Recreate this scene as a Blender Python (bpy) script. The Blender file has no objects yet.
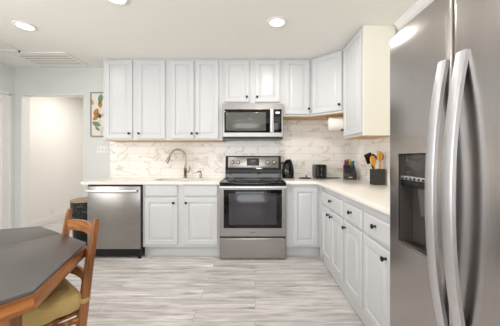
import bpy, bmesh, math, random
from mathutils import Vector, Matrix
random.seed(7)
S = bpy.context.scene
COL = S.collection

# ------------------------------------------------------------------ camera, world, exposure
cam_d = bpy.data.cameras.new('camera')
cam = bpy.data.objects.new('camera', cam_d)
COL.objects.link(cam)
cam.location = (0, 0, 1.175)
cam.rotation_euler = (math.pi / 2, 0, 0)
cam_d.sensor_fit = 'HORIZONTAL'
cam_d.sensor_width = 36.0
cam_d.lens = 36.0 * 255 / 500
cam_d.shift_x = -5 / 500
cam_d.shift_y = -5.5 / 500
cam_d.clip_start = 0.05
S.camera = cam

W = bpy.data.worlds.new('world')
S.world = W
W.use_nodes = True
W.node_tree.nodes['Background'].inputs[0].default_value = (0.86, 0.93, 1.0, 1)
W.node_tree.nodes['Background'].inputs[1].default_value = 0.8

S.view_settings.view_transform = 'Standard'
S.view_settings.look = 'None'
S.view_settings.gamma = 1.0
S.view_settings.use_curve_mapping = False
S.view_settings.exposure = 0.27

# added fill light set in the unseen rear window, tilted up towards the ceiling
def area(name, loc, rot, sx, sy, power, col):
    l = bpy.data.lights.new(name, 'AREA')
    l.shape = 'RECTANGLE'; l.size = sx; l.size_y = sy; l.energy = power; l.color = col
    o = bpy.data.objects.new(name, l); COL.objects.link(o)
    o.location = loc; o.rotation_euler = rot
    return o
area('rear_fill', (-0.4, -2.55, 1.35), (math.radians(130), 0, 0), 3.2, 1.7, 62, (0.98, 0.985, 1.0))
# added side fill aimed at the right-hand cabinets, left of the frame
side = area('side_fill', (-3.30, .45, 1.45), Vector((4.3, 2.0, .75)).to_track_quat('-Z', 'Y').to_euler(), 1.8, 1.1, 20, (1.0, 0.975, 0.94))
side.data.spread = math.radians(120)

LAMP_W = 4.5        # each ceiling downlight
LAMP_COL = (1.0, 0.955, 0.89)

# ------------------------------------------------------------------ helpers: meshes
def c8(r, g, b):
    f = lambda v: (v / 255 / 12.92) if v / 255 <= 0.04045 else ((v / 255 + 0.055) / 1.055) ** 2.4
    return (f(r), f(g), f(b), 1.0)

def box(bm, x0, x1, y0, y1, z0, z1, bev=0.0, seg=2, mi=0):
    t = bmesh.new()
    bmesh.ops.create_cube(t, size=1)
    for v in t.verts:
        v.co = Vector(((x0 + x1) / 2 + v.co.x * (x1 - x0), (y0 + y1) / 2 + v.co.y * (y1 - y0), (z0 + z1) / 2 + v.co.z * (z1 - z0)))
    if bev > 0:
        bmesh.ops.bevel(t, geom=t.edges[:] + t.verts[:], offset=bev, segments=seg, profile=0.5, affect='EDGES')
    merge(bm, t, mi)

def merge(bm, t, mi=0, M=None):
    if M is not None:
        t.transform(M)
    bmesh.ops.recalc_face_normals(t, faces=t.faces[:])
    mp = {}
    for v in t.verts:
        mp[v] = bm.verts.new(v.co)
    for f in t.faces:
        try:
            nf = bm.faces.new([mp[v] for v in f.verts]); nf.material_index = mi
        except ValueError:
            pass
    t.free()

def tube(bm, pts, radii, seg=12, caps=True, mi=0, flat=None):
    """sweep a circle (or ellipse: flat = (a, b, up)) along points"""
    pts = [Vector(p) for p in pts]
    n = len(pts)
    if isinstance(radii, (int, float)):
        radii = [radii] * n
    t = bmesh.new()
    rings = []
    prev = None
    for i, p in enumerate(pts):
        d = (pts[min(i + 1, n - 1)] - pts[max(i - 1, 0)]).normalized()
        if prev is None:
            ref = Vector((0, 0, 1)) if abs(d.z) < 0.9 else Vector((0, 1, 0))
            if flat: ref = Vector(flat[2])
            a = (ref - d * ref.dot(d)).normalized()
        else:
            a = (prev - d * prev.dot(d)).normalized()
        prev = a
        b = d.cross(a)
        fa, fb = (flat[0], flat[1]) if flat else (1, 1)
        rings.append([t.verts.new(p + (a * math.cos(2 * math.pi * k / seg) * fa + b * math.sin(2 * math.pi * k / seg) * fb) * radii[i]) for k in range(seg)])
    for i in range(n - 1):
        for k in range(seg):
            t.faces.new((rings[i][k], rings[i][(k + 1) % seg], rings[i + 1][(k + 1) % seg], rings[i + 1][k]))
    if caps:
        t.faces.new(rings[0][::-1]); t.faces.new(rings[-1])
    merge(bm, t, mi)

def barsweep(bm, pts, a_vec, ha, hb, bev=0.0, mi=0):
    """sweep a rectangle along points; a_vec = direction of half width ha, hb across"""
    pts = [Vector(p) for p in pts]; n = len(pts); A = Vector(a_vec).normalized()
    t = bmesh.new(); rings = []
    for i, p in enumerate(pts):
        d = (pts[min(i + 1, n - 1)] - pts[max(i - 1, 0)]).normalized()
        b = d.cross(A).normalized()
        prof = [(-1, -.6), (-.6, -1), (.6, -1), (1, -.6), (1, .6), (.6, 1), (-.6, 1), (-1, .6)]
        h2 = hb[i] if isinstance(hb, (list, tuple)) else hb
        h1 = ha[i] if isinstance(ha, (list, tuple)) else ha
        rings.append([t.verts.new(p + A * u * h1 + b * w * h2) for u, w in prof])
    for i in range(n - 1):
        for k in range(8):
            t.faces.new((rings[i][k], rings[i][(k + 1) % 8], rings[i + 1][(k + 1) % 8], rings[i + 1][k]))
    t.faces.new(rings[0][::-1]); t.faces.new(rings[-1])
    merge(bm, t, mi)

def lathe(bm, prof, seg=24, M=None, mi=0):
    t = bmesh.new(); rings = []
    for r, z in prof:
        if r < 1e-6:
            rings.append([t.verts.new((0, 0, z))])
        else:
            rings.append([t.verts.new((r * math.cos(2 * math.pi * k / seg), r * math.sin(2 * math.pi * k / seg), z)) for k in range(seg)])
    for a, b in zip(rings, rings[1:]):
        for k in range(seg):
            k2 = (k + 1) % seg
            if len(a) == 1 and len(b) == 1: continue
            if len(a) == 1: t.faces.new((a[0], b[k], b[k2]))
            elif len(b) == 1: t.faces.new((a[k], a[k2], b[0]))
            else: t.faces.new((a[k], a[k2], b[k2], b[k]))
    merge(bm, t, mi, M)

def prism(bm, poly, z0, z1, bev=0.0, mi=0):
    t = bmesh.new()
    lo = [t.verts.new((x, y, z0)) for x, y in poly]
    hi = [t.verts.new((x, y, z1)) for x, y in poly]
    n = len(poly)
    t.faces.new(lo[::-1]); t.faces.new(hi)
    for i in range(n):
        t.faces.new((lo[i], lo[(i + 1) % n], hi[(i + 1) % n], hi[i]))
    if bev > 0:
        bmesh.ops.recalc_face_normals(t, faces=t.faces[:])
        bmesh.ops.bevel(t, geom=t.edges[:] + t.verts[:], offset=bev, segments=2, profile=0.5, affect='EDGES')
    merge(bm, t, mi)

def rings_panel(bm, x0, x1, z0, z1, yb, rings, mi=0):
    """panel in the XZ plane facing -Y; rings = [(inset, height in front of yb)]"""
    t = bmesh.new(); R = []
    for ins, h in rings:
        R.append([t.verts.new((x, yb - h, z)) for x, z in ((x0 + ins, z0 + ins), (x1 - ins, z0 + ins), (x1 - ins, z1 - ins), (x0 + ins, z1 - ins))])
    t.faces.new(R[0][::-1])
    for a, b in zip(R, R[1:]):
        for k in range(4):
            t.faces.new((a[k], a[(k + 1) % 4], b[(k + 1) % 4], b[k]))
    t.faces.new(R[-1])
    merge(bm, t, mi)

DOOR_RINGS = [(0, 0), (0, .013), (.003, .0175), (.009, .020), (.050, .020), (.053, .016), (.057, .009), (.066, .009), (.090, .0185), (.094, .0195), (.097, .0195)]
SLAB_RINGS = [(0, 0), (0, .012), (.004, .016), (.014, .020), (.018, .020)]

def obj(name, bm, mats, parent=None, angle=35, smooth=True):
    me = bpy.data.meshes.new(name)
    bm.to_mesh(me); bm.free()
    for m in (mats if isinstance(mats, (list, tuple)) else [mats]):
        me.materials.append(m)
    if smooth:
        me.polygons.foreach_set('use_smooth', [True] * len(me.polygons))
        me.set_sharp_from_angle(angle=math.radians(angle))
    o = bpy.data.objects.new(name, me); COL.objects.link(o)
    if parent: o.parent = parent
    return o

def thing(name, label, cat, loc=(0, 0, 0), rz=0.0, group=None):
    o = bpy.data.objects.new(name, None); COL.objects.link(o)
    o.empty_display_size = .05
    o.location = loc; o.rotation_euler = (0, 0, rz)
    o['label'] = label; o['category'] = cat
    if group: o['group'] = group
    return o

def tag(o, label, cat, group=None):
    o['label'] = label; o['category'] = cat
    if group: o['group'] = group
    return o

def struct(name, bm, m, smooth=False):
    o = obj(name, bm, m, smooth=smooth); o['kind'] = 'structure'; return o

def B(): return bmesh.new()
def RX(a): return Matrix.Rotation(a, 4, 'X')
def RY(a): return Matrix.Rotation(a, 4, 'Y')
def RZ(a): return Matrix.Rotation(a, 4, 'Z')
def T(x, y, z): return Matrix.Translation((x, y, z))

# ------------------------------------------------------------------ helpers: materials
def newmat(name):
    m = bpy.data.materials.new(name); m.use_nodes = True
    return m, m.node_tree.nodes, m.node_tree.links, m.node_tree.nodes['Principled BSDF']

def paint(name, rgb, rough=.5, metal=0.0, bump=0.0, bscale=60, var=0.0, vscale=4, coat=0, spec=None, bdist=.002):
    m, N, L, P = newmat(name)
    col = c8(*rgb)
    P.inputs['Base Color'].default_value = col
    P.inputs['Roughness'].default_value = rough
    P.inputs['Metallic'].default_value = metal
    if spec is not None: P.inputs['Specular IOR Level'].default_value = spec
    if coat: P.inputs['Coat Weight'].default_value = coat
    tc = N.new('ShaderNodeTexCoord')
    no = N.new('ShaderNodeTexNoise'); no.inputs['Scale'].default_value = vscale
    no.inputs['Detail'].default_value = 4
    L.new(tc.outputs['Object'], no.inputs['Vector'])
    mx = N.new('ShaderNodeMix'); mx.data_type = 'RGBA'
    mx.inputs[6].default_value = tuple(v * (1 - var) for v in col[:3]) + (1,)
    mx.inputs[7].default_value = tuple(min(1, v * (1 + var)) for v in col[:3]) + (1,)
    L.new(no.outputs['Fac'], mx.inputs[0]); L.new(mx.outputs[2], P.inputs['Base Color'])
    if bump:
        n2 = N.new('ShaderNodeTexNoise'); n2.inputs['Scale'].default_value = bscale
        L.new(tc.outputs['Object'], n2.inputs['Vector'])
        b = N.new('ShaderNodeBump'); b.inputs['Strength'].default_value = bump; b.inputs['Distance'].default_value = bdist
        L.new(n2.outputs['Fac'], b.inputs['Height']); L.new(b.outputs['Normal'], P.inputs['Normal'])
    return m

def steel(name, rgb, rough=.28, stretch=(1, 1, 120), amt=.08, bump=.03, wave=0.0):
    m, N, L, P = newmat(name)
    P.inputs['Metallic'].default_value = 1
    tc = N.new('ShaderNodeTexCoord'); mp = N.new('ShaderNodeMapping'); mp.inputs['Scale'].default_value = stretch
    L.new(tc.outputs['Object'], mp.inputs['Vector'])
    no = N.new('ShaderNodeTexNoise'); no.inputs['Scale'].default_value = 6; no.inputs['Detail'].default_value = 3
    L.new(mp.outputs['Vector'], no.inputs['Vector'])
    c = c8(*rgb)
    mx = N.new('ShaderNodeMix'); mx.data_type = 'RGBA'
    mx.inputs[6].default_value = tuple(v * .90 for v in c[:3]) + (1,); mx.inputs[7].default_value = tuple(min(1, v * 1.08) for v in c[:3]) + (1,)
    L.new(no.outputs['Fac'], mx.inputs[0]); L.new(mx.outputs[2], P.inputs['Base Color'])
    mr = N.new('ShaderNodeMapRange'); mr.inputs[3].default_value = rough - amt; mr.inputs[4].default_value = rough + amt
    L.new(no.outputs['Fac'], mr.inputs[0]); L.new(mr.outputs[0], P.inputs['Roughness'])
    b = N.new('ShaderNodeBump'); b.inputs['Strength'].default_value = bump; b.inputs['Distance'].default_value = .001
    L.new(no.outputs['Fac'], b.inputs['Height'])
    if wave:
        nw = N.new('ShaderNodeTexNoise'); nw.inputs['Scale'].default_value = 2.2; nw.inputs['Detail'].default_value = 1
        L.new(tc.outputs['Object'], nw.inputs['Vector'])
        b2 = N.new('ShaderNodeBump'); b2.inputs['Strength'].default_value = wave; b2.inputs['Distance'].default_value = .02
        L.new(nw.outputs['Fac'], b2.inputs['Height']); L.new(b.outputs['Normal'], b2.inputs['Normal'])
        L.new(b2.outputs['Normal'], P.inputs['Normal'])
    else:
        L.new(b.outputs['Normal'], P.inputs['Normal'])
    return m

def wood(name, dark, light, rough=.35, scale=(3, 40, 40)):
    m, N, L, P = newmat(name)
    tc = N.new('ShaderNodeTexCoord'); mp = N.new('ShaderNodeMapping'); mp.inputs['Scale'].default_value = scale
    L.new(tc.outputs['Object'], mp.inputs['Vector'])
    no = N.new('ShaderNodeTexNoise'); no.inputs['Scale'].default_value = 1.5; no.inputs['Detail'].default_value = 5; no.inputs['Distortion'].default_value = .6
    L.new(mp.outputs['Vector'], no.inputs['Vector'])
    r = N.new('ShaderNodeValToRGB')
    r.color_ramp.elements[0].position = .32; r.color_ramp.elements[0].color = c8(*dark)
    r.color_ramp.elements[1].position = .66; r.color_ramp.elements[1].color = c8(*light)
    L.new(no.outputs['Fac'], r.inputs[0]); L.new(r.outputs[0], P.inputs['Base Color'])
    P.inputs['Roughness'].default_value = rough
    return m

def floor_mat():
    m, N, L, P = newmat('grey_vinyl_planks')
    tc = N.new('ShaderNodeTexCoord')
    br = N.new('ShaderNodeTexBrick'); br.offset = .37; br.offset_frequency = 2
    br.inputs['Scale'].default_value = 1
    br.inputs['Brick Width'].default_value = 1.22; br.inputs['Row Height'].default_value = .152
    br.inputs['Mortar Size'].default_value = .0016; br.inputs['Mortar Smooth'].default_value = .2
    br.inputs['Color1'].default_value = (0, 0, 0, 1); br.inputs['Color2'].default_value = (1, 1, 1, 1)
    br.inputs['Mortar'].default_value = (.5, .5, .5, 1)
    L.new(tc.outputs['Object'], br.inputs['Vector'])
    bw = N.new('ShaderNodeRGBToBW'); L.new(br.outputs['Color'], bw.inputs[0])
    mul = N.new('ShaderNodeMath'); mul.operation = 'MULTIPLY'; mul.inputs[1].default_value = 23
    L.new(bw.outputs[0], mul.inputs[0])
    mp = N.new('ShaderNodeMapping'); mp.inputs['Scale'].default_value = (2.3, 24, 1)
    L.new(tc.outputs['Object'], mp.inputs['Vector'])
    no = N.new('ShaderNodeTexNoise'); no.noise_dimensions = '4D'
    no.inputs['Scale'].default_value = 1; no.inputs['Detail'].default_value = 8; no.inputs['Roughness'].default_value = .68; no.inputs['Distortion'].default_value = .5
    L.new(mp.outputs['Vector'], no.inputs['Vector']); L.new(mul.outputs[0], no.inputs['W'])
    r = N.new('ShaderNodeValToRGB'); e = r.color_ramp.elements
    e[0].position = .33; e[0].color = c8(148, 142, 140)
    e[1].position = .66; e[1].color = c8(244, 241, 239)
    k = e.new(.45); k.color = c8(196, 191, 189)
    k = e.new(.57); k.color = c8(219, 215, 212)
    L.new(no.outputs['Fac'], r.inputs[0])
    # per-plank tone
    mr = N.new('ShaderNodeMapRange'); mr.inputs[3].default_value = .91; mr.inputs[4].default_value = 1.06
    L.new(bw.outputs[0], mr.inputs[0])
    mx = N.new('ShaderNodeMix'); mx.data_type = 'RGBA'; mx.blend_type = 'MULTIPLY'; mx.inputs[0].default_value = 1
    L.new(r.outputs[0], mx.inputs[6]); L.new(mr.outputs[0], mx.inputs[7])
    mg = N.new('ShaderNodeMix'); mg.data_type = 'RGBA'; mg.inputs[7].default_value = c8(150, 144, 141)
    L.new(br.outputs['Fac'], mg.inputs[0]); L.new(mx.outputs[2], mg.inputs[6])
    L.new(mg.outputs[2], P.inputs['Base Color'])
    P.inputs['Roughness'].default_value = .42
    b = N.new('ShaderNodeBump'); b.inputs['Strength'].default_value = .12; b.inputs['Distance'].default_value = .002
    L.new(no.outputs['Fac'], b.inputs['Height']); L.new(b.outputs['Normal'], P.inputs['Normal'])
    return m

def tile_mat(name, axis):
    m, N, L, P = newmat(name)
    tc = N.new('ShaderNodeTexCoord'); sp = N.new('ShaderNodeSeparateXYZ'); cb = N.new('ShaderNodeCombineXYZ')
    L.new(tc.outputs['Object'], sp.inputs[0])
    L.new(sp.outputs[axis], cb.inputs[0]); L.new(sp.outputs[2], cb.inputs[1])
    sh = N.new('ShaderNodeVectorMath'); sh.operation = 'ADD'; sh.inputs[1].default_value = (.11, .0, 0)
    L.new(cb.outputs[0], sh.inputs[0])
    br = N.new('ShaderNodeTexBrick'); br.offset = .5
    br.inputs['Scale'].default_value = 1
    br.inputs['Brick Width'].default_value = .305; br.inputs['Row Height'].default_value = .1025
    br.inputs['Mortar Size'].default_value = .0016; br.inputs['Mortar Smooth'].default_value = .3
    br.inputs['Color1'].default_value = (0, 0, 0, 1); br.inputs['Color2'].default_value = (1, 1, 1, 1)
    L.new(sh.outputs[0], br.inputs['Vector'])
    bw = N.new('ShaderNodeRGBToBW'); L.new(br.outputs['Color'], bw.inputs[0])
    mul = N.new('ShaderNodeMath'); mul.operation = 'MULTIPLY'; mul.inputs[1].default_value = 31
    L.new(bw.outputs[0], mul.inputs[0])
    rot = N.new('ShaderNodeMapping'); rot.inputs['Rotation'].default_value = (0, 0, .6); rot.inputs['Scale'].default_value = (1, 1.7, 1)
    L.new(cb.outputs[0], rot.inputs['Vector'])
    no = N.new('ShaderNodeTexNoise'); no.noise_dimensions = '4D'; no.inputs['Scale'].default_value = 1.7
    no.inputs['Detail'].default_value = 3; no.inputs['Roughness'].default_value = .45; no.inputs['Distortion'].default_value = .5
    L.new(rot.outputs[0], no.inputs['Vector']); L.new(mul.outputs[0], no.inputs['W'])
    s1 = N.new('ShaderNodeMath'); s1.operation = 'SUBTRACT'; s1.inputs[1].default_value = .5
    L.new(no.outputs['Fac'], s1.inputs[0])
    ab = N.new('ShaderNodeMath'); ab.operation = 'ABSOLUTE'; L.new(s1.outputs[0], ab.inputs[0])
    r = N.new('ShaderNodeValToRGB'); e = r.color_ramp.elements
    e[0].position = 0; e[0].color = c8(216, 203, 188)
    e[1].position = .026; e[1].color = c8(252, 248, 242)
    k = e.new(.0035); k.color = c8(232, 223, 213)
    k = e.new(.010); k.color = c8(243, 237, 230)
    L.new(ab.outputs[0], r.inputs[0])
    mg = N.new('ShaderNodeMix'); mg.data_type = 'RGBA'; mg.inputs[7].default_value = c8(205, 198, 188)
    L.new(br.outputs['Fac'], mg.inputs[0]); L.new(r.outputs[0], mg.inputs[6]); L.new(mg.outputs[2], P.inputs['Base Color'])
    P.inputs['Roughness'].default_value = .22
    b = N.new('ShaderNodeBump'); b.invert = True; b.inputs['Strength'].default_value = .35; b.inputs['Distance'].default_value = .002
    L.new(br.outputs['Fac'], b.inputs['Height']); L.new(b.outputs['Normal'], P.inputs['Normal'])
    return m

def emit(name, rgb, strength):
    m, N, L, P = newmat(name)
    P.inputs['Base Color'].default_value = (.9, .9, .9, 1)
    P.inputs['Emission Color'].default_value = c8(*rgb)
    P.inputs['Emission Strength'].default_value = strength
    return m

M = {}
M['wall'] = paint('pale_blue_grey_wall_paint', (228, 230, 227), .6, bump=.05, bscale=180, var=.01)
M['hall'] = paint('warm_white_hall_paint', (249, 247, 244), .6, var=.01)
M['ceil'] = paint('ceiling_white', (246, 244, 238), .75, bump=.08, bscale=120, var=.01)
M['white'] = paint('white_cabinet_paint', (209, 210, 212), .33, var=.008, bump=.015, bscale=200)
M['trimw'] = paint('white_trim', (244, 243, 242), .35)
M['cream'] = paint('cream_side', (250, 246, 232), .4, var=.01)  # cream tone for the side of the right upper cabinet
M['ply'] = wood('unpainted_ply_bottom', (196, 160, 116), (226, 194, 150), .55, (2, 20, 20))
M['counter'] = paint('cream_quartz', (243, 238, 230), .18, var=.02, vscale=35)
M['knob'] = paint('matte_black_metal', (18, 17, 17), .35, metal=.3)
M['black'] = paint('black_plastic', (14, 14, 15), .3, spec=.35)
M['blackgl'] = paint('black_glass', (9, 9, 10), .06)
M['ovenglass'] = paint('dark_oven_glass', (64, 61, 66), .12, var=.12, vscale=3)
M['steel'] = steel('brushed_stainless', (160, 156, 153), .30, (1.2, 1.2, 90))
M['steelv'] = steel('brushed_stainless_upright', (180, 175, 172), .23, (40, 40, .6), amt=.03, bump=.004, wave=.05)
M['chrome'] = steel('satin_nickel', (168, 158, 144), .22, (1, 1, 1))
M['hsteel'] = steel('smooth_handle_steel', (212, 212, 215), .40, (30, 30, 1), amt=.03, bump=.004)
M['dgrey'] = paint('dark_grey_plastic', (52, 50, 49), .35)
M['mgrey'] = paint('mid_grey_plastic', (104, 100, 97), .35)
M['floor'] = floor_mat()
M['tile_back'] = tile_mat('marble_subway_tile', 0)
M['tile_right'] = tile_mat('marble_subway_tile_return', 1)
M['oak'] = wood('golden_brown_oak', (108, 60, 26), (186, 120, 62), .34, (2.5, 30, 30))
M['oakv'] = wood('brown_oak_upright', (94, 54, 24), (156, 98, 52), .34, (30, 30, 2.5))
M['slate'] = paint('charcoal_laminate', (88, 84, 83), .40, var=.06, vscale=30)
M['cushion'] = paint('olive_gold_fabric', (182, 156, 98), .8, bump=.7, bscale=14, bdist=.02, var=.12, vscale=9)
M['tie'] = paint('olive_gold_tie', (178, 146, 96), .8)
M['bag'] = paint('black_bag_plastic', (14, 14, 16), .2, bump=1.0, bscale=24, bdist=.03)
M['lidtan'] = paint('tan_bin_lid', (168, 148, 122), .5)
M['paper'] = paint('paper_towel_white', (246, 241, 234), .9, bump=.3, bscale=90)
M['bamboo'] = wood('light_bamboo', (206, 140, 52), (236, 178, 86), .45, (20, 20, 3))
M['lamp'] = emit('lit_lens', (255, 250, 240), 6.0)
M['clock'] = emit('display_green_white', (150, 190, 150), .45)
M['plate'] = paint('white_plate_plastic', (246, 245, 243), .35)
M['slot'] = paint('outlet_slot_dark', (70, 68, 66), .5)
M['canvas'] = paint('painting_canvas', (236, 231, 222), .8, var=.03, vscale=12)
M['frame'] = paint('thin_bronze_frame', (120, 104, 82), .4)
M['leafgreen'] = paint('painted_sage_green', (124, 146, 120), .8, var=.2, vscale=30)
M['leafochre'] = paint('painted_ochre', (190, 130, 54), .8, var=.2, vscale=30)
M['leafpale'] = paint('painted_pale_tan', (214, 178, 138), .8, var=.15, vscale=30)
M['stemp'] = paint('painted_brown_stem', (120, 100, 80), .8)
M['sinkm'] = steel('sink_steel', (205, 196, 184), .3, (1, 1, 1))

# ------------------------------------------------------------------ the setting
XL, XR, YB, YR, H = -3.39, 1.36, 3.60, -2.60, 2.44

b = B(); box(b, -6.0, 1.5, -2.75, 6.4, -.05, 0); struct('floor', b, M['floor'])
b = B(); box(b, -6.0, 1.5, -2.75, 6.4, H, H + .1); struct('ceiling', b, M['ceil'])
OL, OR, OT = -3.30, -2.405, 2.07        # hall opening
b = B()
box(b, XL - .12, OL, YB, YB + .12, 0, H); box(b, OR, XR + .12, YB, YB + .12, 0, H); box(b, OL, OR, YB, YB + .12, OT, H)
struct('wall_back', b, M['wall'])
b = B(); box(b, XR, XR + .12, YR, YB, 0, H); struct('wall_right', b, M['wall'])
b = B()
box(b, XL - .12, XL, 3.535, YB, 0, H); box(b, XL - .12, XL, YR, -.6, 0, H); box(b, XL - .12, XL, 1.5, 2.70, 0, H); box(b, XL - .12, XL, -.6, 1.5, 0, .9); box(b, XL - .12, XL, -.6, 1.5, 2.1, H); box(b, XL - .12, XL, 2.70, 3.535, 2.05, H)
struct('wall_left', b, M['wall'])
b = B()
WX0, WX1, WZ0, WZ1 = -2.0, 1.2, .5, 2.2
box(b, XL - .12, WX0, YR - .12, YR, 0, H); box(b, WX1, XR + .12, YR - .12, YR, 0, H)
box(b, WX0, WX1, YR - .12, YR, 0, WZ0); box(b, WX0, WX1, YR - .12, YR, WZ1, H)
struct('wall_rear', b, M['wall'])
b = B()
for x in (WX0, -.95, .1, WX1 - .05):
    box(b, x, x + .05, YR - .09, YR - .03, WZ0, WZ1)
box(b, WX0, WX1, YR - .09, YR - .03, WZ0, WZ0 + .05); box(b, WX0, WX1, YR - .09, YR - .03, WZ1 - .05, WZ1)
struct('window_1', b, M['trimw'])
b = B()
for y in (-.6, .425, 1.45): box(b, XL - .09, XL - .03, y, y + .05, .9, 2.1)
box(b, XL - .09, XL - .03, -.6, 1.5, .9, .95); box(b, XL - .09, XL - .03, -.6, 1.5, 2.05, 2.1)
struct('window_added', b, M['trimw'])  # unseen window, made up to go with the added side fill
# hall behind the opening
b = B(); box(b, -3.82, -3.70, YB + .12, 6.2, 0, H); struct('wall_hall_left', b, M['hall'])
b = B(); box(b, -3.82, -1.9, 6.2, 6.32, 0, H); struct('wall_hall_back', b, M['hall'])
b = B(); box(b, -1.99, -1.87, YB + .12, 6.2, 0, H); struct('wall_hall_right', b, M['hall'])
b = B(); box(b, -3.82, XL - .12, YB, YB + .12, 0, H); struct('wall_hall_front', b, M['hall'])
b = B(); box(b, -3.70, -3.686, YB + .12, 6.2, 0, .085); box(b, -3.70, -3.69, YB + .12, 6.2, .085, .10)
struct('baseboard_hall', b, M['trimw'])
# white lining of the hall opening
b = B()
box(b, OL, OL + .012, YB - .004, YB + .124, 0, OT); box(b, OR - .012, OR, YB - .004, YB + .124, 0, OT); box(b, OL, OR, YB - .004, YB + .124, OT - .012, OT)
struct('trim_1', b, M['trimw'])
# door in the left wall
b = B(); rings_panel(b, 0, .80, .01, 2.03, 0, [(0, 0), (0, .03), (.004, .034), (.11, .034), (.12, .026), (.14, .026), (.16, .033)])
d = struct('door_1', b, M['trimw'], True); d.location = (XL - .035, 2.725, 0); d.rotation_euler = (0, 0, math.pi / 2)
b = B(); box(b, XL - .1, XL + .006, 3.515, 3.545, 0, 2.05); box(b, XL - .1, XL + .006, 2.66, 2.70, 0, 2.05); box(b, XL - .1, XL + .006, 2.66, 3.545, 2.035, 2.065)
struct('trim_2', b, M['trimw'])
# baseboards
b = B(); box(b, XL, OL, YB - .014, YB, 0, .1); struct('baseboard_back', b, M['trimw'])
# crown on right wall
b = B()
prism(b, [(0, 0), (.05, 0), (.05, -.012), (.02, -.055), (0, -.06)], 0, 4.5)
o = struct('trim_3', b, M['trimw'])
o.matrix_world = Matrix(((-1, 0, 0, XR), (0, 0, 1, -2.1), (0, 1, 0, H), (0, 0, 0, 1)))
# tile backsplash
b = B(); box(b, -2.04, XR, YB - .01, YB, .86, 1.86); struct('wall_backsplash_back', b, M['tile_back'])
b = B(); box(b, XR - .01, XR, 1.27, YB - .01, .86, 1.70); struct('wall_backsplash_right', b, M['tile_right'])

# ------------------------------------------------------------------ ceiling fixtures
def downlight(x, y, label, power=LAMP_W):
    t = thing('recessed_light', label, 'ceiling light', (x, y, H), 0, 'recessed ceiling lights')
    b = B(); lathe(b, [(.062, 0), (.095, 0), (.095, -.004), (.085, -.010), (.068, -.010), (.062, -.004), (.062, 0)], 32); obj('trim_ring', b, M['trimw'], t)
    b = B(); lathe(b, [(0, -.001), (.064, -.001), (.064, -.006), (.045, -.009), (0, -.010)], 32); obj('lens', b, M['lamp'], t)
    l = bpy.data.lights.new('downlight', 'AREA'); l.shape = 'DISK'; l.size = .13; l.energy = power; l.color = LAMP_COL
    lo = bpy.data.objects.new('downlight', l); COL.objects.link(lo); lo.parent = t; lo.location = (0, 0, -.016)
    return t
downlight(-2.21, 2.45, 'round lit recessed ceiling light beside the ceiling air vent', 3)
downlight(.205, 2.38, 'round lit recessed ceiling light in front of the range cabinets', 9)
downlight(-1.10, 2.02, 'round lit recessed ceiling light cut by the photo top edge', 4)
downlight(-2.3, .3, 'round lit recessed ceiling light above the dining table side')
downlight(.1, .2, 'round lit recessed ceiling light near the refrigerator', 8)
downlight(-1.1, -1.4, 'round lit recessed ceiling light by the rear window')
downlight(-2.85, 4.6, 'round lit recessed ceiling light in the hall', 13)

t = thing('ceiling_vent', 'white slatted air return vent flush in the ceiling', 'vent', (-2.62, 3.285, H))
b = B()
box(b, -.345, .345, -.23, -.195, -.012, 0, .003); box(b, -.345, .345, .195, .23, -.012, 0, .003)
box(b, -.345, -.31, -.195, .195, -.012, 0, .003); box(b, .31, .345, -.195, .195, -.012, 0, .003)
obj('frame', b, M['trimw'], t)
b = B(); box(b, -.31, .31, -.195, .195, -.002, 0); obj('backing', b, paint('vent_filter_tan', (196, 184, 168), .8), t)
b = B()
for k in range(5):
    y = -.195 + .39 * (k + .5) / 5
    tt = B(); box(tt, -.31, .31, -.021, .021, -.001, .001); merge(b, tt, 0, T(0, y, -.006) @ RX(math.radians(-4)))
obj('louvre', b, M['trimw'], t)
t = thing('attic_hatch', 'flat white ceiling hatch panel with narrow moulding', 'hatch', (-3.03, 2.72, H))
b = B(); box(b, -.25, .25, -.26, .26, -.006, 0, .002); obj('panel', b, M['ceil'], t)
b = B()
box(b, .25, .28, -.29, .29, -.014, 0, .004); box(b, -.28, -.25, -.29, .29, -.014, 0, .004); box(b, -.25, .25, .26, .29, -.014, 0, .004); box(b, -.25, .25, -.29, -.26, -.014, 0, .004)
obj('moulding', b, M['trimw'], t)
b = B(); lathe(b, [(.011, 0), (.011, -.012), (.006, -.02), (0, -.021)], 12, T(.265, .27, -.012)); obj('latch', b, M['slot'], t)

# ------------------------------------------------------------------ cabinets
def knob_at(parent, x, y, z):
    b = B()
    lathe(b, [(0, 0), (.0095, 0), (.0085, .003), (.0055, .008), (.0055, .013), (.012, .018), (.0155, .023), (.0145, .028), (.009, .031), (0, .032)], 16, T(x, y, z) @ RX(math.pi / 2))
    return obj('knob', b, M['knob'], parent)

def front(parent, kind, x0, x1, z0, z1, yb, knob=None, n='door'):
    b = B(); rings_panel(b, x0, x1, z0, z1, yb, DOOR_RINGS if kind == 'door' else SLAB_RINGS)
    d = obj(n, b, M['white'], parent, 20)
    if knob: knob_at(d, knob[0], yb - .020, knob[1])
    return d

def carcass(b, x0, x1, d, z0, z1, top=True, face=.02):
    """open box made of panels, face at y = 0, back at y = d"""
    th = .018
    box(b, x0, x0 + th, face, d, z0, z1); box(b, x1 - th, x1, face, d, z0, z1)
    box(b, x0 + th, x1 - th, face, d, z0, z0 + th); box(b, x0 + th, x1 - th, d - th, d, z0 + th, z1 - (th if top else 0))
    if top: box(b, x0 + th, x1 - th, face, d, z1 - th, z1)
    box(b, x0, x1, 0, face, z0, z1, .0012, 1)

FY = 2.99            # face plane of the back run
CT = .895            # counter top height
CB = CT - .033       # cabinet top

# end panel left of dishwasher + sink cabinet
b = B(); box(b, -.008, .008, 0, .60, 0, CB, .001, 1)
o = obj('end_panel', b, M['white']); o.location = (-1.944, FY - .02, 0); tag(o, 'thin white end panel supporting the counter left of the dishwasher', 'cabinet panel')

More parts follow.
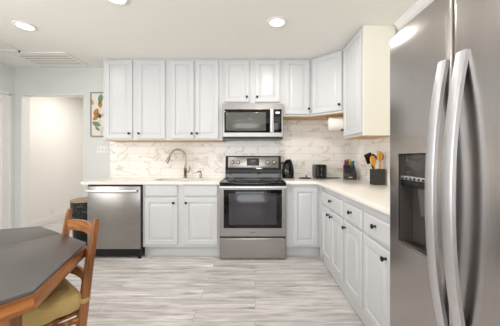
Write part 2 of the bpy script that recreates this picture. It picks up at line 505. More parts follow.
t = thing('sink_cabinet', 'white double-door base cabinet under the sink', 'cabinet', (-.865, FY, 0))
b = B(); carcass(b, -.4515, .4515, .60, .125, CB, top=False); obj('body', b, M['white'], t)
b = B(); box(b, -.4515, .4515, .06, .075, 0, .125); obj('toe_kick', b, M['white'], t)
front(t, 'slab', -1.289 + .865, -.903 + .865, .722, .852, 0, n='false_front')
front(t, 'slab', -.827 + .865, -.434 + .865, .722, .852, 0, n='false_front')
front(t, 'door', -1.289 + .865, -.903 + .865, .155, .702, 0, (-.946 + .865, .648))
front(t, 'door', -.827 + .865, -.434 + .865, .155, .702, 0, (-.806 + .865 + .005, .648))

# corner base cabinet (right of the range)
t = thing('corner_base_cabinet', 'white blind corner base cabinet just right of the range', 'cabinet', (.36, FY, 0))
b = B()
box(b, .002, .425, 0, .02, .125, CB); box(b, .002, .02, .02, .598, .125, CB)
box(b, .02, .99, .02, .598, .125, .143); box(b, .02, .99, .58, .598, .143, CB)
box(b, .40, .42, -.155, 0, .012, CB); box(b, .40, .99, -.155, -.14, .012, CB)
obj('body', b, M['white'], t)
b = B(); box(b, .002, .412, .06, .075, 0, .125); box(b, .412, .43, -.14, .075, 0, .012); obj('toe_kick', b, M['white'], t)
front(t, 'door', .085, .372, .148, .826, 0)

# right run: units facing -X
FX = .76
def right_unit(label, y0, y1, drawers, doors, z0=.012):
    t = thing('base_cabinet', label, 'cabinet', (FX, y1, 0), -math.pi / 2, 'white base cabinets along the right counter')
    w = y1 - y0
    b = B(); carcass(b, .0008, w - .0008, .587, z0, CB, top=False); obj('body', b, M['white'], t)
    b = B(); box(b, .0008, w - .0008, .012, .03, 0, z0); obj('toe_kick', b, M['white'], t)
    for a, c, kx in drawers:
        front(t, 'slab', y1 - a, y1 - c, .668, .806, 0, (y1 - kx, .752), 'drawer')
    for a, c, kx in doors:
        front(t, 'door', y1 - a, y1 - c, .115, .650, 0, (y1 - kx, .602))
    return t
right_unit('white base cabinet with one wide drawer over two doors, by the corner', 2.15, 2.833, [(2.816, 2.18, 2.47)], [(2.816, 2.502, 2.545), (2.494, 2.18, 2.45)])
right_unit('white single-door base cabinet, middle of the right counter', 1.768, 2.15, [(2.12, 1.785, 1.96)], [(2.12, 1.785, 2.085)])
right_unit('white single-door base cabinet nearest the refrigerator', 1.275, 1.768, [(1.752, 1.392, 1.565)], [(1.752, 1.392, 1.44)])

# uppers
UY = 3.28
def upper(label, x0, x1, z0, doors, grp='white upper cabinets on the back wall'):
    t = thing('upper_cabinet', label, 'cabinet', ((x0 + x1) / 2, UY, z0), 0, grp)
    c = (x0 + x1) / 2
    b = B(); carcass(b, x0 - c + .0008, x1 - c - .0008, .319 if z0 < 1.8 else .31, .006, H - z0 - .001); obj('body', b, M['white'], t)
    b = B(); box(b, x0 - c + .004, x1 - c - .004, .006, .31, 0, .006); obj('bottom_panel', b, M['ply'], t)
    for a, e, za, zb, kx, kz in doors:
        front(t, 'door', a - c, e - c, za - z0, zb - z0, 0, (kx - c, kz - z0))
    return t
upper('white double-door upper cabinet beside the leaf painting', -1.951, -1.119, 1.392,
      [(-1.918, -1.572, 1.412, 2.418, -1.606, 1.482), (-1.503, -1.151, 1.412, 2.418, -1.48, 1.482)])
upper('white double-door upper cabinet left of the microwave, above the faucet', -1.119, -.416, 1.392,
      [(-1.074, -.782, 1.412, 2.418, -.804, 1.482), (-.760, -.468, 1.412, 2.418, -.738, 1.482)])
upper('short white double-door cabinet above the microwave', -.416, .352, 1.858,
      [(-.389, -.072, 1.884, 2.422, -.103, 1.948), (0.0, .32, 1.884, 2.422, .028, 1.948)])
upper('white single-door upper cabinet right of the microwave', .352, .722, 1.70,
      [(.383, .700, 1.728, 2.422, .686, 1.795)])
# diagonal corner upper
t = thing('corner_upper_cabinet', 'white diagonal corner upper cabinet above the toaster', 'cabinet', (.722, UY, 1.70), -math.pi / 4)
L45 = (1.035 - .722) * math.sqrt(2)
def to_local(x, y):
    dx, dy = x - .722, y - UY; c, s = math.cos(math.pi / 4), math.sin(math.pi / 4)
    return (dx * c - dy * s, dx * s + dy * c)
poly = [to_local(*p) for p in ((.724, UY), (1.035, UY - .311), (1.348, UY - .311), (1.348, 3.588), (.724, 3.588))]
b = B(); prism(b, poly, .006, H - 1.70 - .001); obj('body', b, M['white'], t)
pl = [(x * .99 + .004, y * .985 + .004) for x, y in poly]
b = B(); prism(b, pl, 0, .006); obj('bottom_panel', b, M['ply'], t)
front(t, 'door', .028, L45 - .018, .028, .722, 0, (L45 - .042, .095))
# right upper
t = thing('upper_cabinet', 'tall white upper cabinet with cream side, on the right wall', 'cabinet', (1.035, 2.966, 1.385), -math.pi / 2)
w = 2.966 - 2.44
b = B(); carcass(b, .001, w - .006, .312, .006, H - 1.385 - .001); obj('body', b, M['white'], t)
b = B(); box(b, w - .006, w, .001, .312, .001, H - 1.385 - .001); sp_ = obj('side_panel', b, M['cream'], t); sp_['label'] = 'cream side panel'
b = B(); box(b, .004, w - .007, .004, .312, 0, .006); obj('bottom_panel', b, M['ply'], t)
front(t, 'door', .028, w - .018, .03, 1.035, 0, (.05, .105))

# ------------------------------------------------------------------ counters
b = B()
SX0, SX1, SY0, SY1 = -1.24, -.58, 3.09, 3.41
x0, x1, y0, y1 = -2.02, -.412, 2.955, 3.589
for r in ((x0, SX0, y0, y1), (SX1, x1, y0, y1), (SX0, SX1, y0, SY0), (SX0, SX1, SY1, y1)):
    pass
def slab_with_hole(b, x0, x1, y0, y1, hx0, hx1, hy0, hy1, z0, z1, rad=.05):
    # hole outline with rounded corners, bridged to the outer rectangle
    hole = []
    for cx, cy, a0 in ((hx1 - rad, hy1 - rad, 0), (hx0 + rad, hy1 - rad, 90), (hx0 + rad, hy0 + rad, 180), (hx1 - rad, hy0 + rad, 270)):
        for k in range(7):
            a = math.radians(a0 + 15 * k); hole.append((cx + rad * math.cos(a), cy + rad * math.sin(a)))
    outer = [(x1, y1), (x0, y1), (x0, y0), (x1, y0)]
    t = bmesh.new(); rows = []
    for z in (z0, z1):
        ho = [t.verts.new((x, y, z)) for x, y in hole]; ou = [t.verts.new((x, y, z)) for x, y in outer]
        rows.append((ho, ou))
        for q in range(4):
            seg = [ho[q * 7 + k] for k in range(7)]
            t.faces.new([ou[q]] + seg[::-1])
            t.faces.new([ou[q], ho[q * 7 + 6], ho[(q * 7 + 7) % 28], ou[(q + 1) % 4]])
    for n, idx in ((28, 0), (4, 1)):
        for k in range(n):
            t.faces.new((rows[0][idx][k], rows[0][idx][(k + 1) % n], rows[1][idx][(k + 1) % n], rows[1][idx][k]))
    merge(b, t)
slab_with_hole(b, x0, x1, y0, y1, SX0, SX1, SY0, SY1, CB, CT)
o = obj('countertop', b, M['counter'], smooth=False); tag(o, 'cream stone countertop with the sink, left of the range', 'countertop')
b = B(); prism(b, [(.36, 2.955), (.722, 2.955), (.722, 1.27), (1.349, 1.27), (1.349, 3.589), (.36, 3.589)], CB, CT, .003)
o = obj('countertop', b, M['counter'], angle=60); tag(o, 'L-shaped cream stone countertop in the right corner', 'countertop')

# sink
t = thing('kitchen_sink', 'undermount sink basin set in the left countertop', 'sink', (-.91, 3.25, CB - .19))
b = B()
def rrect(x0, x1, y0, y1, r, n=6):
    pts = []
    for cx, cy, a0 in ((x1 - r, y1 - r, 0), (x0 + r, y1 - r, 90), (x0 + r, y0 + r, 180), (x1 - r, y0 + r, 270)):
        for k in range(n + 1):
            a = math.radians(a0 + 90 * k / n); pts.append((cx + r * math.cos(a), cy + r * math.sin(a)))
    return pts
tt = bmesh.new(); rr = []
for (g, z, rad) in ((.012, .189, .06), (-.002, .189, .05), (-.006, .03, .05), (-.03, .008, .06), (-.10, .0, .05)):
    rr.append([tt.verts.new((x, y, z)) for x, y in rrect(SX0 + .91 - g, SX1 + .91 + g, SY0 - 3.25 - g, SY1 - 3.25 + g, rad)])
for a, c in zip(rr, rr[1:]):
    n = len(a)
    for k in range(n): tt.faces.new((a[k], a[(k + 1) % n], c[(k + 1) % n], c[k]))
tt.faces.new(rr[-1]); merge(b, tt)
obj('basin', b, M['sinkm'], t)
b = B(); lathe(b, [(0, .004), (.02, .004), (.04, .006), (.045, .001)], 20); obj('drain', b, M['chrome'], t)

# faucet
t = thing('kitchen_faucet', 'satin nickel gooseneck pull-down faucet behind the sink', 'faucet', (-.955, 3.49, CT))
b = B(); lathe(b, [(0, 0), (.028, 0), (.028, .006), (.021, .012), (.020, .10), (.022, .105), (.022, .135), (.016, .142), (0, .142)], 20); obj('base', b, M['chrome'], t)
b = B()
pts = [(0, 0, .14), (0, 0, .28)]
R = .098
for k in range(1, 15):
    a = math.radians(180 * k / 14 * .90)
    pts.append((-R + R * math.cos(a), -.25 * (R - R * math.cos(a)), .28 + R * 1.12 * math.sin(a)))
e = Vector(pts[-1]); dv = (e - Vector(pts[-2])).normalized()
pts.append(tuple(e + dv * .02))
tube(b, pts, .0145, 14); obj('neck', b, M['chrome'], t)
b = B(); p0 = e + dv * .02; tube(b, [p0, p0 + dv * .02, p0 + dv * .06, p0 + dv * .095], [.0135, .0165, .0195, .019], 16); obj('spray_head', b, M['chrome'], t)
b = B(); tube(b, [(.018, 0, .085), (.05, 0, .088)], .013, 12); tube(b, [(.046, 0, .088), (.062, -.01, .11), (.068, -.02, .165)], [.009, .007, .006], 10); obj('handle', b, M['chrome'], t)
t = thing('soap_dispenser', 'small metal soap pump beside the faucet', 'soap dispenser', (-.745, 3.49, CT)); t.scale = (1.35, 1.35, 1.25)
b = B(); lathe(b, [(0, 0), (.02, 0), (.02, .004), (.013, .008), (.012, .05), (.008, .052), (.008, .066), (0, .066)], 16); obj('body', b, M['chrome'], t)
b = B(); tube(b, [(.006, 0, .068), (-.012, -.01, .070), (-.035, -.02, .062)], [.009, .007, .005], 10); obj('spout', b, M['chrome'], t)

# ------------------------------------------------------------------ dishwasher
t = thing('dishwasher', 'stainless steel dishwasher with bar handle under the counter', 'dishwasher', (-1.628, 2.94, 0))
b = B(); box(b, -.298, .300, .03, .60, .10, CB - .004); obj('body', b, M['black'], t)
b = B()
box(b, -.305, .305, 0, .03, .118, .842, .004); obj('door_panel', b, M['steel'], t)
b = B(); box(b, -.303, .303, .006, .03, .844, CB - .004); obj('control_strip', b, M['black'], t)
b = B()
pts = []
for k in range(13):
    u = -1 + 2 * k / 12
    pts.append((u * .285, -.045 - .012 * (1 - u * u), .793 - .006 * (1 - abs(u))))
barsweep(b, pts, (0, 0, 1), .015, .010)
for s in (-1, 1): box(b, s * .272 - .012, s * .272 + .012, -.048, .001, .781, .805, .003)
obj('handle', b, M['hsteel'], t)
b = B(); box(b, -.29, .29, .045, .06, .02, .115); obj('kick_plate', b, M['black'], t)
for s in (-1, 1):
    b = B(); box(b, s * .28 - .018, s * .28 + .018, .02, .06, .022, .116); lathe(b, [(0, 0), (.02, 0), (.02, .012), (.01, .02), (.01, .03)], 12, T(s * .28, .04, 0)); obj('foot', b, M['black'], t)

# ------------------------------------------------------------------ range
t = thing('range', 'stainless steel electric range with black glass cooktop', 'stove', (-.024, 2.92, 0))
b = B(); box(b, -.379, .379, .04, .66, .05, .868); obj('body', b, M['dgrey'], t)
b = B(); box(b, -.381, .381, -.012, .60, .862, .888, .006); obj('cooktop', b, M['blackgl'], t)
for (x, y, r) in ((-.19, .14, .105), (.19, .14, .085), (-.19, .42, .075), (.19, .42, .10)):
    b = B(); lathe(b, [(r - .004, .8882), (r - .004, .8890), (r, .8890), (r, .8882)], 40, T(x, y, 0)); lathe(b, [(r * .6 - .002, .8882), (r * .6 - .002, .8888), (r * .6, .8888), (r * .6, .8882)], 40, T(x, y, 0))
    obj('burner_ring', b, M['mgrey'], t)
t2 = B()
prism(t2, [(.565, .888), (.664, .888), (.664, 1.198), (.600, 1.198), (.582, 1.05), (.565, 1.01)], -.381, .381)
t2.transform(Matrix(((0, 0, 1, 0), (1, 0, 0, 0), (0, 1, 0, 0), (0, 0, 0, 1))))
bg = obj('backguard', t2, M['blackgl'], t)
b = B(); tt = B(); box(tt, -.345, .345, -.006, .004, -.073, .073, .002); merge(b, tt, 0, T(0, .586, 1.108) @ RX(math.radians(-6.6)))
cp = obj('control_panel', b, M['steel'], bg)
b = B(); tt = B(); box(tt, -.088, .082, -.005, .004, -.045, .055, .002); merge(b, tt, 0, T(0, .581, 1.108) @ RX(math.radians(-6.6)))
box(b, -.035, .03, .576, .578, 1.118, 1.142, 0, 1, 1)
obj('display', b, [M['dgrey'], paint('display_dim', (40, 62, 66), .2)], bg)
for x in (-.285, -.205, .195, .285):
    b = B(); MM = T(x, .580, 1.108) @ RX(math.radians(-6.6)) @ RX(math.pi / 2)
    lathe(b, [(0, 0), (.027, 0), (.027, .004), (.022, .008), (.020, .028), (.017, .031), (0, .031)], 20, MM)
    tt = B(); box(tt, -.004, .004, -.019, .019, .028, .036, .001); merge(b, tt, 0, MM)
    obj('knob', b, M['chrome'], bg)
b = B(); box(b, -.024, .024, .572, .580, 1.046, 1.053, .001); obj('badge', b, M['mgrey'], bg)
dr = B(); rings_panel(dr, -.381, .381, .268, .852, .04, [(0, 0), (0, .036), (.004, .040), (.02, .040)])
door = obj('oven_door', dr, M['steel'], t)
b = B(); box(b, -.335, .332, -.004, .002, .366, .806, .004); w_ = obj('window', b, M['blackgl'], door)
b = B(); box(b, -.275, .272, -.0065, -.002, .405, .765, .004)
obj('pane', b, M['ovenglass'], w_)
b = B()
pts = [(-.378 + .756 * k / 12, -.050 - .012 * math.sin(math.pi * k / 12), .838) for k in range(13)]
barsweep(b, pts, (0, 0, 1), .014, .009)
for s in (-1, 1): box(b, s * .362 - .014, s * .362 + .014, -.054, .002, .826, .850, .003)
obj('handle', b, M['hsteel'], door)
b = B(); box(b, -.03, .03, -.0025, 0, .313, .321, .0008); obj('badge', b, M['mgrey'], door)
b = B(); rings_panel(b, -.381, .381, .014, .250, .04, [(0, 0), (0, .036), (.006, .040), (.02, .040)]); obj('drawer', b, M['steel'], t)
for x in (-.34, .34):
    for y in (.10, .60):
        b = B(); lathe(b, [(0, 0), (.018, 0), (.018, .012), (.008, .02), (.008, .052)], 12, T(x, y, 0)); obj('foot', b, M['black'], t)

# ------------------------------------------------------------------ microwave
t = thing('microwave', 'stainless over-the-range microwave with dark window', 'microwave', (-.028, 3.20, 1.412))
hm = .442
b = B(); box(b, -.38, .38, .03, .388, .012, hm); obj('body', b, M['mgrey'], t)
b = B(); box(b, -.381, .381, .012, .388, 0, .014); box(b, -.36, .36, .004, .05, .004, .02); obj('vent_base', b, M['black'], t)
b = B(); rings_panel(b, -.381, .381, .022, hm, .03, [(0, 0), (0, .026), (.004, .030), (.02, .030)]); fr = obj('front_panel', b, M['steel'], t)
b = B(); box(b, -.357, .218, -.006, .002, .075, .368, .004); dw = obj('door', b, M['blackgl'], t)
b = B(); box(b, -.335, .165, -.009, -.003, .098, .330, .006); obj('window', b, paint('microwave_mesh_window', (92, 92, 88), .12), dw)
b = B(); box(b, .263, .362, -.006, .002, .075, .368, .003); kp = obj('control_panel', b, M['blackgl'], t)
b = B(); box(b, .285, .338, -.008, -.004, .312, .336, .001); obj('display', b, M['clock'], kp)
b = B()
for r in range(5):
    for c in range(3):
        box(b, .280 + c * .024, .298 + c * .024, -.0075, -.004, .125 + r * .032, .143 + r * .032, .001)
obj('keypad', b, M['dgrey'], kp)
b = B()
pts = [(.236, -.030 - .012 * math.sin(math.pi * k / 10), .082 + .282 * k / 10) for k in range(11)]
barsweep(b, pts, (1, 0, 0), .016, .008)
for z in (.095, .352): box(b, .224, .248, -.032, .002, z - .012, z + .012, .003)
obj('handle', b, M['hsteel'], dw)

# ------------------------------------------------------------------ refrigerator (faces -X)
FRX = .637
t = thing('refrigerator', 'large stainless side-by-side refrigerator with ice dispenser', 'refrigerator', (FRX, 1.228, 0), -math.pi / 2)
fw = .908; fh = 1.741; gap = .390
b = B(); box(b, .006, fw - .006, .072, .695, .03, fh - .02, .004); obj('body', b, M['mgrey'], t)
b = B(); box(b, .01, fw - .01, .05, .072, .03, .10); obj('kick_grille', b, M['dgrey'], t)
for x in (.06, fw - .06):
    for y in (.12, .63):
        b = B(); lathe(b, [(0, 0), (.022, 0), (.022, .014), (.012, .02), (.012, .032)], 12, T(x, y, 0)); obj('foot', b, M['black'], t)
def fdoor(x0, x1, hole=None):
    """slightly crowned door slab with rounded vertical edges; face near y=0, back y=.068"""
    tt = bmesh.new()
    n = 24; xs = []
    for k in range(n + 1):
        u = k / n; x = x0 + (x1 - x0) * u
        xs.append(x)
    ex = sorted(set([x0, x0 + .003, x0 + .008, x0 + .015, x1 - .015, x1 - .008, x1 - .003, x1] + [x for x in xs if x0 + .016 < x < x1 - .016] + ([hole[0], hole[1]] if hole else [])))
    zs = [.105, .108, .115] + [.115 + (fh - .010 - .115) * k / 20 for k in range(1, 20)] + [fh - .010, fh - .003, fh]
    if hole: zs = sorted(set(zs + [hole[2], hole[3]]))
    def dep(x, z):
        e = min(x - x0, x1 - x); r = .016
        d = 0 if e >= r else r - math.sqrt(max(0, r * r - (r - e) ** 2))
        ez = min(z - .105, fh - z); rz = .010
        d += 0 if ez >= rz else rz - math.sqrt(max(0, rz * rz - (rz - ez) ** 2))
        u = (x - x0) / (x1 - x0); d += .007 * (2 * u - 1) ** 2
        return d
    V = [[tt.verts.new((x, dep(x, z), z)) for z in zs] for x in ex]
    for i in range(len(ex) - 1):
        for j in range(len(zs) - 1):
            if hole and ex[i] >= hole[0] - 1e-6 and ex[i + 1] <= hole[1] + 1e-6 and zs[j] >= hole[2] - 1e-6 and zs[j + 1] <= hole[3] + 1e-6: continue
            tt.faces.new((V[i][j], V[i + 1][j], V[i + 1][j + 1], V[i][j + 1]))
    # sides and back
    bk = [tt.verts.new((x, .068, z)) for x, z in ((x0, .105), (x1, .105), (x1, fh), (x0, fh))]
    tt.faces.new([V[i][0] for i in range(len(ex))][::-1] + [bk[0], bk[1]][::1])
    tt.faces.new([V[i][-1] for i in range(len(ex))] + [bk[2], bk[3]])
    tt.faces.new([V[0][j] for j in range(len(zs))] + [bk[3], bk[0]])
    tt.faces.new([V[-1][j] for j in range(len(zs))][::-1] + [bk[1], bk[2]])
    if not hole: tt.faces.new(bk[::-1])
    b = B(); merge(b, tt)
    return b
hx0, hx1, hz0, hz1 = .094, .318, .80, 1.192
fd = obj('freezer_door', fdoor(0.0, gap - .004, (hx0, hx1, hz0, hz1)), M['steelv'], t, 50)
rd = obj('fridge_door', fdoor(gap + .004, fw), M['steelv'], t, 50)
# dispenser recess in the freezer door
b = B(); y0 = .004; yd = .066
box(b, hx0 - .001, hx1 + .001, yd, yd + .003, hz0, hz1)
box(b, hx0 - .003, hx0, .006, yd, hz0, hz1); box(b, hx1, hx1 + .003, .006, yd, hz0, hz1); box(b, hx0, hx1, .006, yd, hz1, hz1 + .003)
tt = B(); box(tt, hx0, hx1, 0, .06, -.003, 0); merge(b, tt, 0, T(0, .006, hz0))
ds = obj('dispenser', b, paint('dispenser_dark_brown_grey', (74, 68, 64), .3), fd)
b = B(); box(b, hx0 + .002, hx1 - .002, .012, yd, 1.095, hz1 - .002, .003); obj('control_panel', b, paint('dispenser_gloss_grey', (62, 58, 55), .14), ds)
b = B(); box(b, hx0 + .012, hx1 - .012, .003, .02, 1.080, 1.096, .004); obj('control_trim', b, M['hsteel'], ds)
b = B()
for k in range(7): box(b, hx0 + .022 + k * .027, hx0 + .036 + k * .027, .0015, .004, 1.083, 1.091, .0006)
obj('button', b, M['black'], ds)
b = B(); box(b, hx0 + .002, hx1 - .002, .010, yd, 1.050, 1.080, .004); obj('spout_housing', b, M['black'], ds)
b = B(); tt = B(); box(tt, -.045, .045, -.003, .003, -.06, .06, .002); merge(b, tt, 0, T((hx0 + hx1) / 2, .052, .99) @ RX(.12)); obj('paddle', b, M['mgrey'], ds)
b = B(); tt = B(); box(tt, hx0 - .001, hx1 + .001, -.003, .06, 0, .012, .003); merge(b, tt, 0, T(0, .004, hz0 - .004))
for k in range(7): box(b, hx0 + .02, hx1 - .02, .014 + k * .007, .017 + k * .007, hz0 + .008, hz0 + .0105)
obj('drip_tray', b, M['steel'], ds)
def fhandle(par, x, sgn):
    b = B(); zt, zb = 1.50, .585; n = 26; pts = []
    for k in range(n + 1):
        u = -1 + 2 * k / n
        pts.append((x, .004 - .045 * (1 - abs(u) ** 2.1), (zt + zb) / 2 + u * (zt - zb) / 2))
    barsweep(b, pts, (1, 0, 0), .021, .010)
    return obj('handle', b, M['hsteel'], par)
fhandle(fd, gap - .028, 1); fhandle(rd, gap + .052, 1)

# ------------------------------------------------------------------ small counter things
t = thing('electric_kettle', 'black dome-shaped electric kettle right of the range', 'kettle', (.452, 3.49, CT)); t.scale = (1.04, 1.04, 1.12)
b = B(); lathe(b, [(0, 0), (.078, 0), (.080, .008), (.076, .014), (0, .014)], 28); obj('power_base', b, M['black'], t)
b = B(); lathe(b, [(0, .014), (.074, .014), (.078, .04), (.077, .09), (.070, .14), (.058, .18), (.040, .21), (.020, .225), (0, .228)], 32); obj('body', b, M['blackgl'], t)
b = B(); tube(b, [(.02, -.03, .222), (.03, -.07, .20), (.034, -.092, .14), (.030, -.09, .07), (.025, -.07, .05)], [.011, .012, .012, .011, .009], 10); obj('handle', b, M['black'], t)
b = B(); lathe(b, [(0, .232), (.010, .232), (.012, .226), (.008, .222)], 14); obj('lid_button', b, M['hsteel'], t)
b = B(); prism(b, [(-.02, -.02), (.02, -.02), (0, .03)], 0, .03); b.transform(T(-.075, 0, .165) @ RZ(math.pi / 2)); obj('spout', b, M['black'], t)

t = thing('pan_lid', 'low black pan lid lying between the kettle and toaster', 'lid', (.67, 3.42, CT))
b = B(); lathe(b, [(0, 0), (.078, 0), (.082, .004), (.076, .010), (.03, .018), (0, .020)], 30); obj('disc', b, M['dgrey'], t)
b = B(); lathe(b, [(.006, .018), (.006, .026), (.015, .032), (.015, .038), (0, .041)], 14, T(.02, 0, 0)); obj('knob', b, M['black'], t)

t = thing('toaster', 'black two-slot toaster on the corner countertop', 'toaster', (.855, 3.40, CT))
b = B(); box(b, -.070, .070, -.125, .115, .012, .188, .020, 4); obj('body', b, M['black'], t)
for x in (-.032, .032):
    b = B(); box(b, x - .013, x + .013, -.09, .09, .186, .1895, .001); obj('slot', b, M['steel'], t)
b = B(); box(b, -.010, .010, -.146, -.123, .12, .135, .004); obj('lever', b, M['mgrey'], t)
b = B(); lathe(b, [(0, 0), (.014, 0), (.012, .012), (0, .012)], 16, T(.0, -.124, .055) @ RX(math.pi / 2)); obj('dial', b, M['mgrey'], t)
b = B(); box(b, -.002, .002, -.1285, -.124, .075, .165); box(b, -.048, -.044, -.1275, -.124, .04, .16); box(b, .044, .048, -.1275, -.124, .04, .16); obj('front_groove', b, M['mgrey'], t)
for sx in (-1, 1):
    for sy in (-1, 1):
        b = B(); lathe(b, [(0, 0), (.009, 0), (.009, .014)], 10, T(sx * .05, sy * .09, 0)); obj('foot', b, M['dgrey'], t)
b = B(); prism(b, rrect(-.10, .10, -.05, .05, .02), 0, .008, .002)
o = obj('tray', b, M['dgrey']); o.location = (1.045, 3.48, CT); tag(o, 'flat black tray on the counter just right of the toaster', 'tray')

# knife block
t = thing('knife_block', 'slanted dark grey knife block in the counter corner', 'knife block', (1.225, 3.30, CT), math.radians(-12))
b = B(); tt = B()
prism(tt, [(-.085, 0), (.085, 0), (.085, .165), (.06, .185), (-.085, .075)], -.072, .072, .004)
tt.transform(Matrix(((0, 0, 1, 0), (1, 0, 0, 0), (0, 1, 0, 0), (0, 0, 0, 1)))); merge(b, tt)
obj('block', b, M['dgrey'], t)
b = B(); box(b, -.022, .022, -.0875, -.084, .022, .036, .0008); obj('badge', b, M['hsteel'], t)
kc = [('red', (168, 40, 62), -.050, .045), ('olive green', (120, 128, 48), -.018, .055), ('yellow', (214, 178, 60), .012, .05), ('blue', (46, 92, 160), .046, .03), ('purple', (96, 56, 120), -.034, .022), ('teal', (44, 120, 128), .028, .018)]
for nm, rgb, x, q in kc:
    k = thing('kitchen_knife', 'kitchen knife with %s handle standing in the knife block' % nm, 'knife', (0, 0, 0), 0, 'knives in the knife block')
    # seat on the slanted face: local y along slope
    y = q; zt = .075 + (y + .085) * (.11 / .145)
    Mk = T(1.225, 3.30, CT) @ RZ(math.radians(-12)) @ T(x, y, zt) @ RX(math.radians(28))
    k.matrix_world = Mk
    b = B(); box(b, -.0125, .0125, -.008, .008, .002, .085, .005, 3); obj('handle', b, paint('knife_' + nm.replace(' ', '_'), rgb, .4), k)
    b = B(); box(b, -.010, .010, -.001, .001, -.012, .002); obj('blade', b, M['hsteel'], k)

# utensil crock
CX, CY = 1.262, 2.63
t = thing('utensil_crock', 'square black utensil crock on the right counter', 'utensil holder', (CX, CY, CT), math.radians(8))
b = B()
for r in ((-.056, .056, -.046, -.041), (-.056, .056, .041, .046), (-.056, -.051, -.041, .041), (.051, .056, -.041, .041)): box(b, r[0], r[1], r[2], r[3], 0, .162, .001, 1)
box(b, -.051, .051, -.041, .041, 0, .006)
obj('body', b, M['dgrey'], t)
def utensil(name, label, mat, base, tip, head):
    u = thing(name, label, 'utensil', (CX + base[0], CY + base[1], CT + .008), 0, 'utensils in the crock')
    d = Vector((tip[0] - base[0], tip[1] - base[1], tip[2] - .008)); Ld = d.length
    zx = d.normalized(); xx = (Vector((1, .15, 0)) - zx * Vector((1, .15, 0)).dot(zx)).normalized(); yy = zx.cross(xx)
    u.rotation_euler = Matrix((xx, yy, zx)).transposed().to_euler()
    b = B(); tube(b, [(0, 0, 0), (0, 0, Ld * .5), (0, 0, Ld - .085)], [.006, .0065, .0075], 10); obj('handle', b, mat, u)
    b = B()
    z0 = Ld - .095
    if head == 'spoon':
        tt = B(); bmesh.ops.create_uvsphere(tt, u_segments=18, v_segments=12, radius=1); tt.transform(T(0, 0, z0 + .05) @ Matrix.Diagonal((.034, .009, .054, 1))); merge(b, tt)
    elif head == 'bowl':
        tt = B(); bmesh.ops.create_uvsphere(tt, u_segments=18, v_segments=12, radius=1); tt.transform(T(0, 0, z0 + .05) @ Matrix.Diagonal((.042, .011, .050, 1))); merge(b, tt)
    elif head == 'turner':
        box(b, -.042, .042, -.003, .003, z0, z0 + .105, .0025)
        for k in (-1, 0, 1): box(b, k * .02 - .004, k * .02 + .004, -.004, .004, z0 + .03, z0 + .085)
    obj('head', b, mat, u)
utensil('wooden_spoon', 'wide light wooden spoon leaning left in the utensil crock', M['bamboo'], (.005, -.022), (-.074, -.040, .290), 'spoon')
utensil('wooden_spoon', 'taller light wooden spoon upright in the utensil crock', M['bamboo'], (.028, -.024), (.006, -.036, .338), 'spoon')
utensil('black_turner', 'black slotted turner at the left of the utensil crock', M['black'], (.020, .003), (-.098, .006, .312), 'turner')
utensil('black_serving_spoon', 'black serving spoon behind the wooden spoons in the crock', M['black'], (-.005, .030), (-.035, .034, .315), 'bowl')
utensil('black_serving_spoon', 'black serving spoon at the right of the utensil crock', M['black'], (.035, .018), (.037, .018, .335), 'bowl')

# paper towel
t = thing('paper_towel_holder', 'paper towel holder screwed under the corner upper cabinet', 'towel holder', (1.06, 3.16, 1.70), math.radians(-20))
b = B(); tube(b, [(-.16, 0, -.108), (.16, 0, -.108)], .008, 10); obj('rod', b, M['chrome'], t)
for s in (-1, 1):
    b = B(); box(b, s * .16 - .004, s * .16 + .004, -.012, .012, -.123, -.001, .002); obj('bracket', b, M['chrome'], t)
b = B(); lathe(b, [(.018, -.14), (.082, -.14), (.084, -.137), (.084, .137), (.082, .14), (.018, .14), (.018, -.14)], 32, RY(math.pi / 2))
o = obj('paper_towel_roll', b, M['paper']); tag(o, 'white paper towel roll hanging under the corner cabinet', 'paper towel')
o.location = Vector((1.06, 3.16, 1.592)); o.rotation_euler = (0, 0, math.radians(-20))

# wall plates
t = thing('light_switch', 'white triple switch plate left of the tiled backsplash', 'switch', (-2.145, YB, 1.282))
b = B(); box(b, -.082, .082, -.006, 0, -.057, .057, .003); obj('plate', b, M['plate'], t)
for x in (-.046, 0, .046):
    b = B(); box(b, x - .005, x + .005, -.014, -.004, -.010, .012, .002); obj('toggle', b, paint('toggle_grey', (200, 198, 195), .4), t)
def outlet(label, loc, rz=0):
    t = thing('wall_outlet', label, 'outlet', loc, rz, 'white wall outlets')
    b = B(); box(b, -.035, .035, -.006, 0, -.057, .057, .003); obj('plate', b, M['plate'], t)
    for z in (-.022, .022):
        b = B(); box(b, -.015, .015, -.008, -.004, z - .014, z + .014, .004); s = obj('socket', b, M['plate'], t)
        b = B(); box(b, -.007, -.005, -.0085, -.007, z - .005, z + .006); box(b, .005, .007, -.0085, -.007, z - .005, z + .006); obj('slot', b, M['slot'], s)
outlet('white outlet low on the hall wall seen through the opening', (-3.70, 4.64, .22), math.pi / 2)
outlet('white outlet on the backsplash between the faucet and range', (-.50, YB - .01, 1.16))
outlet('white outlet on the backsplash behind the black kettle', (.585, YB - .01, 1.10))

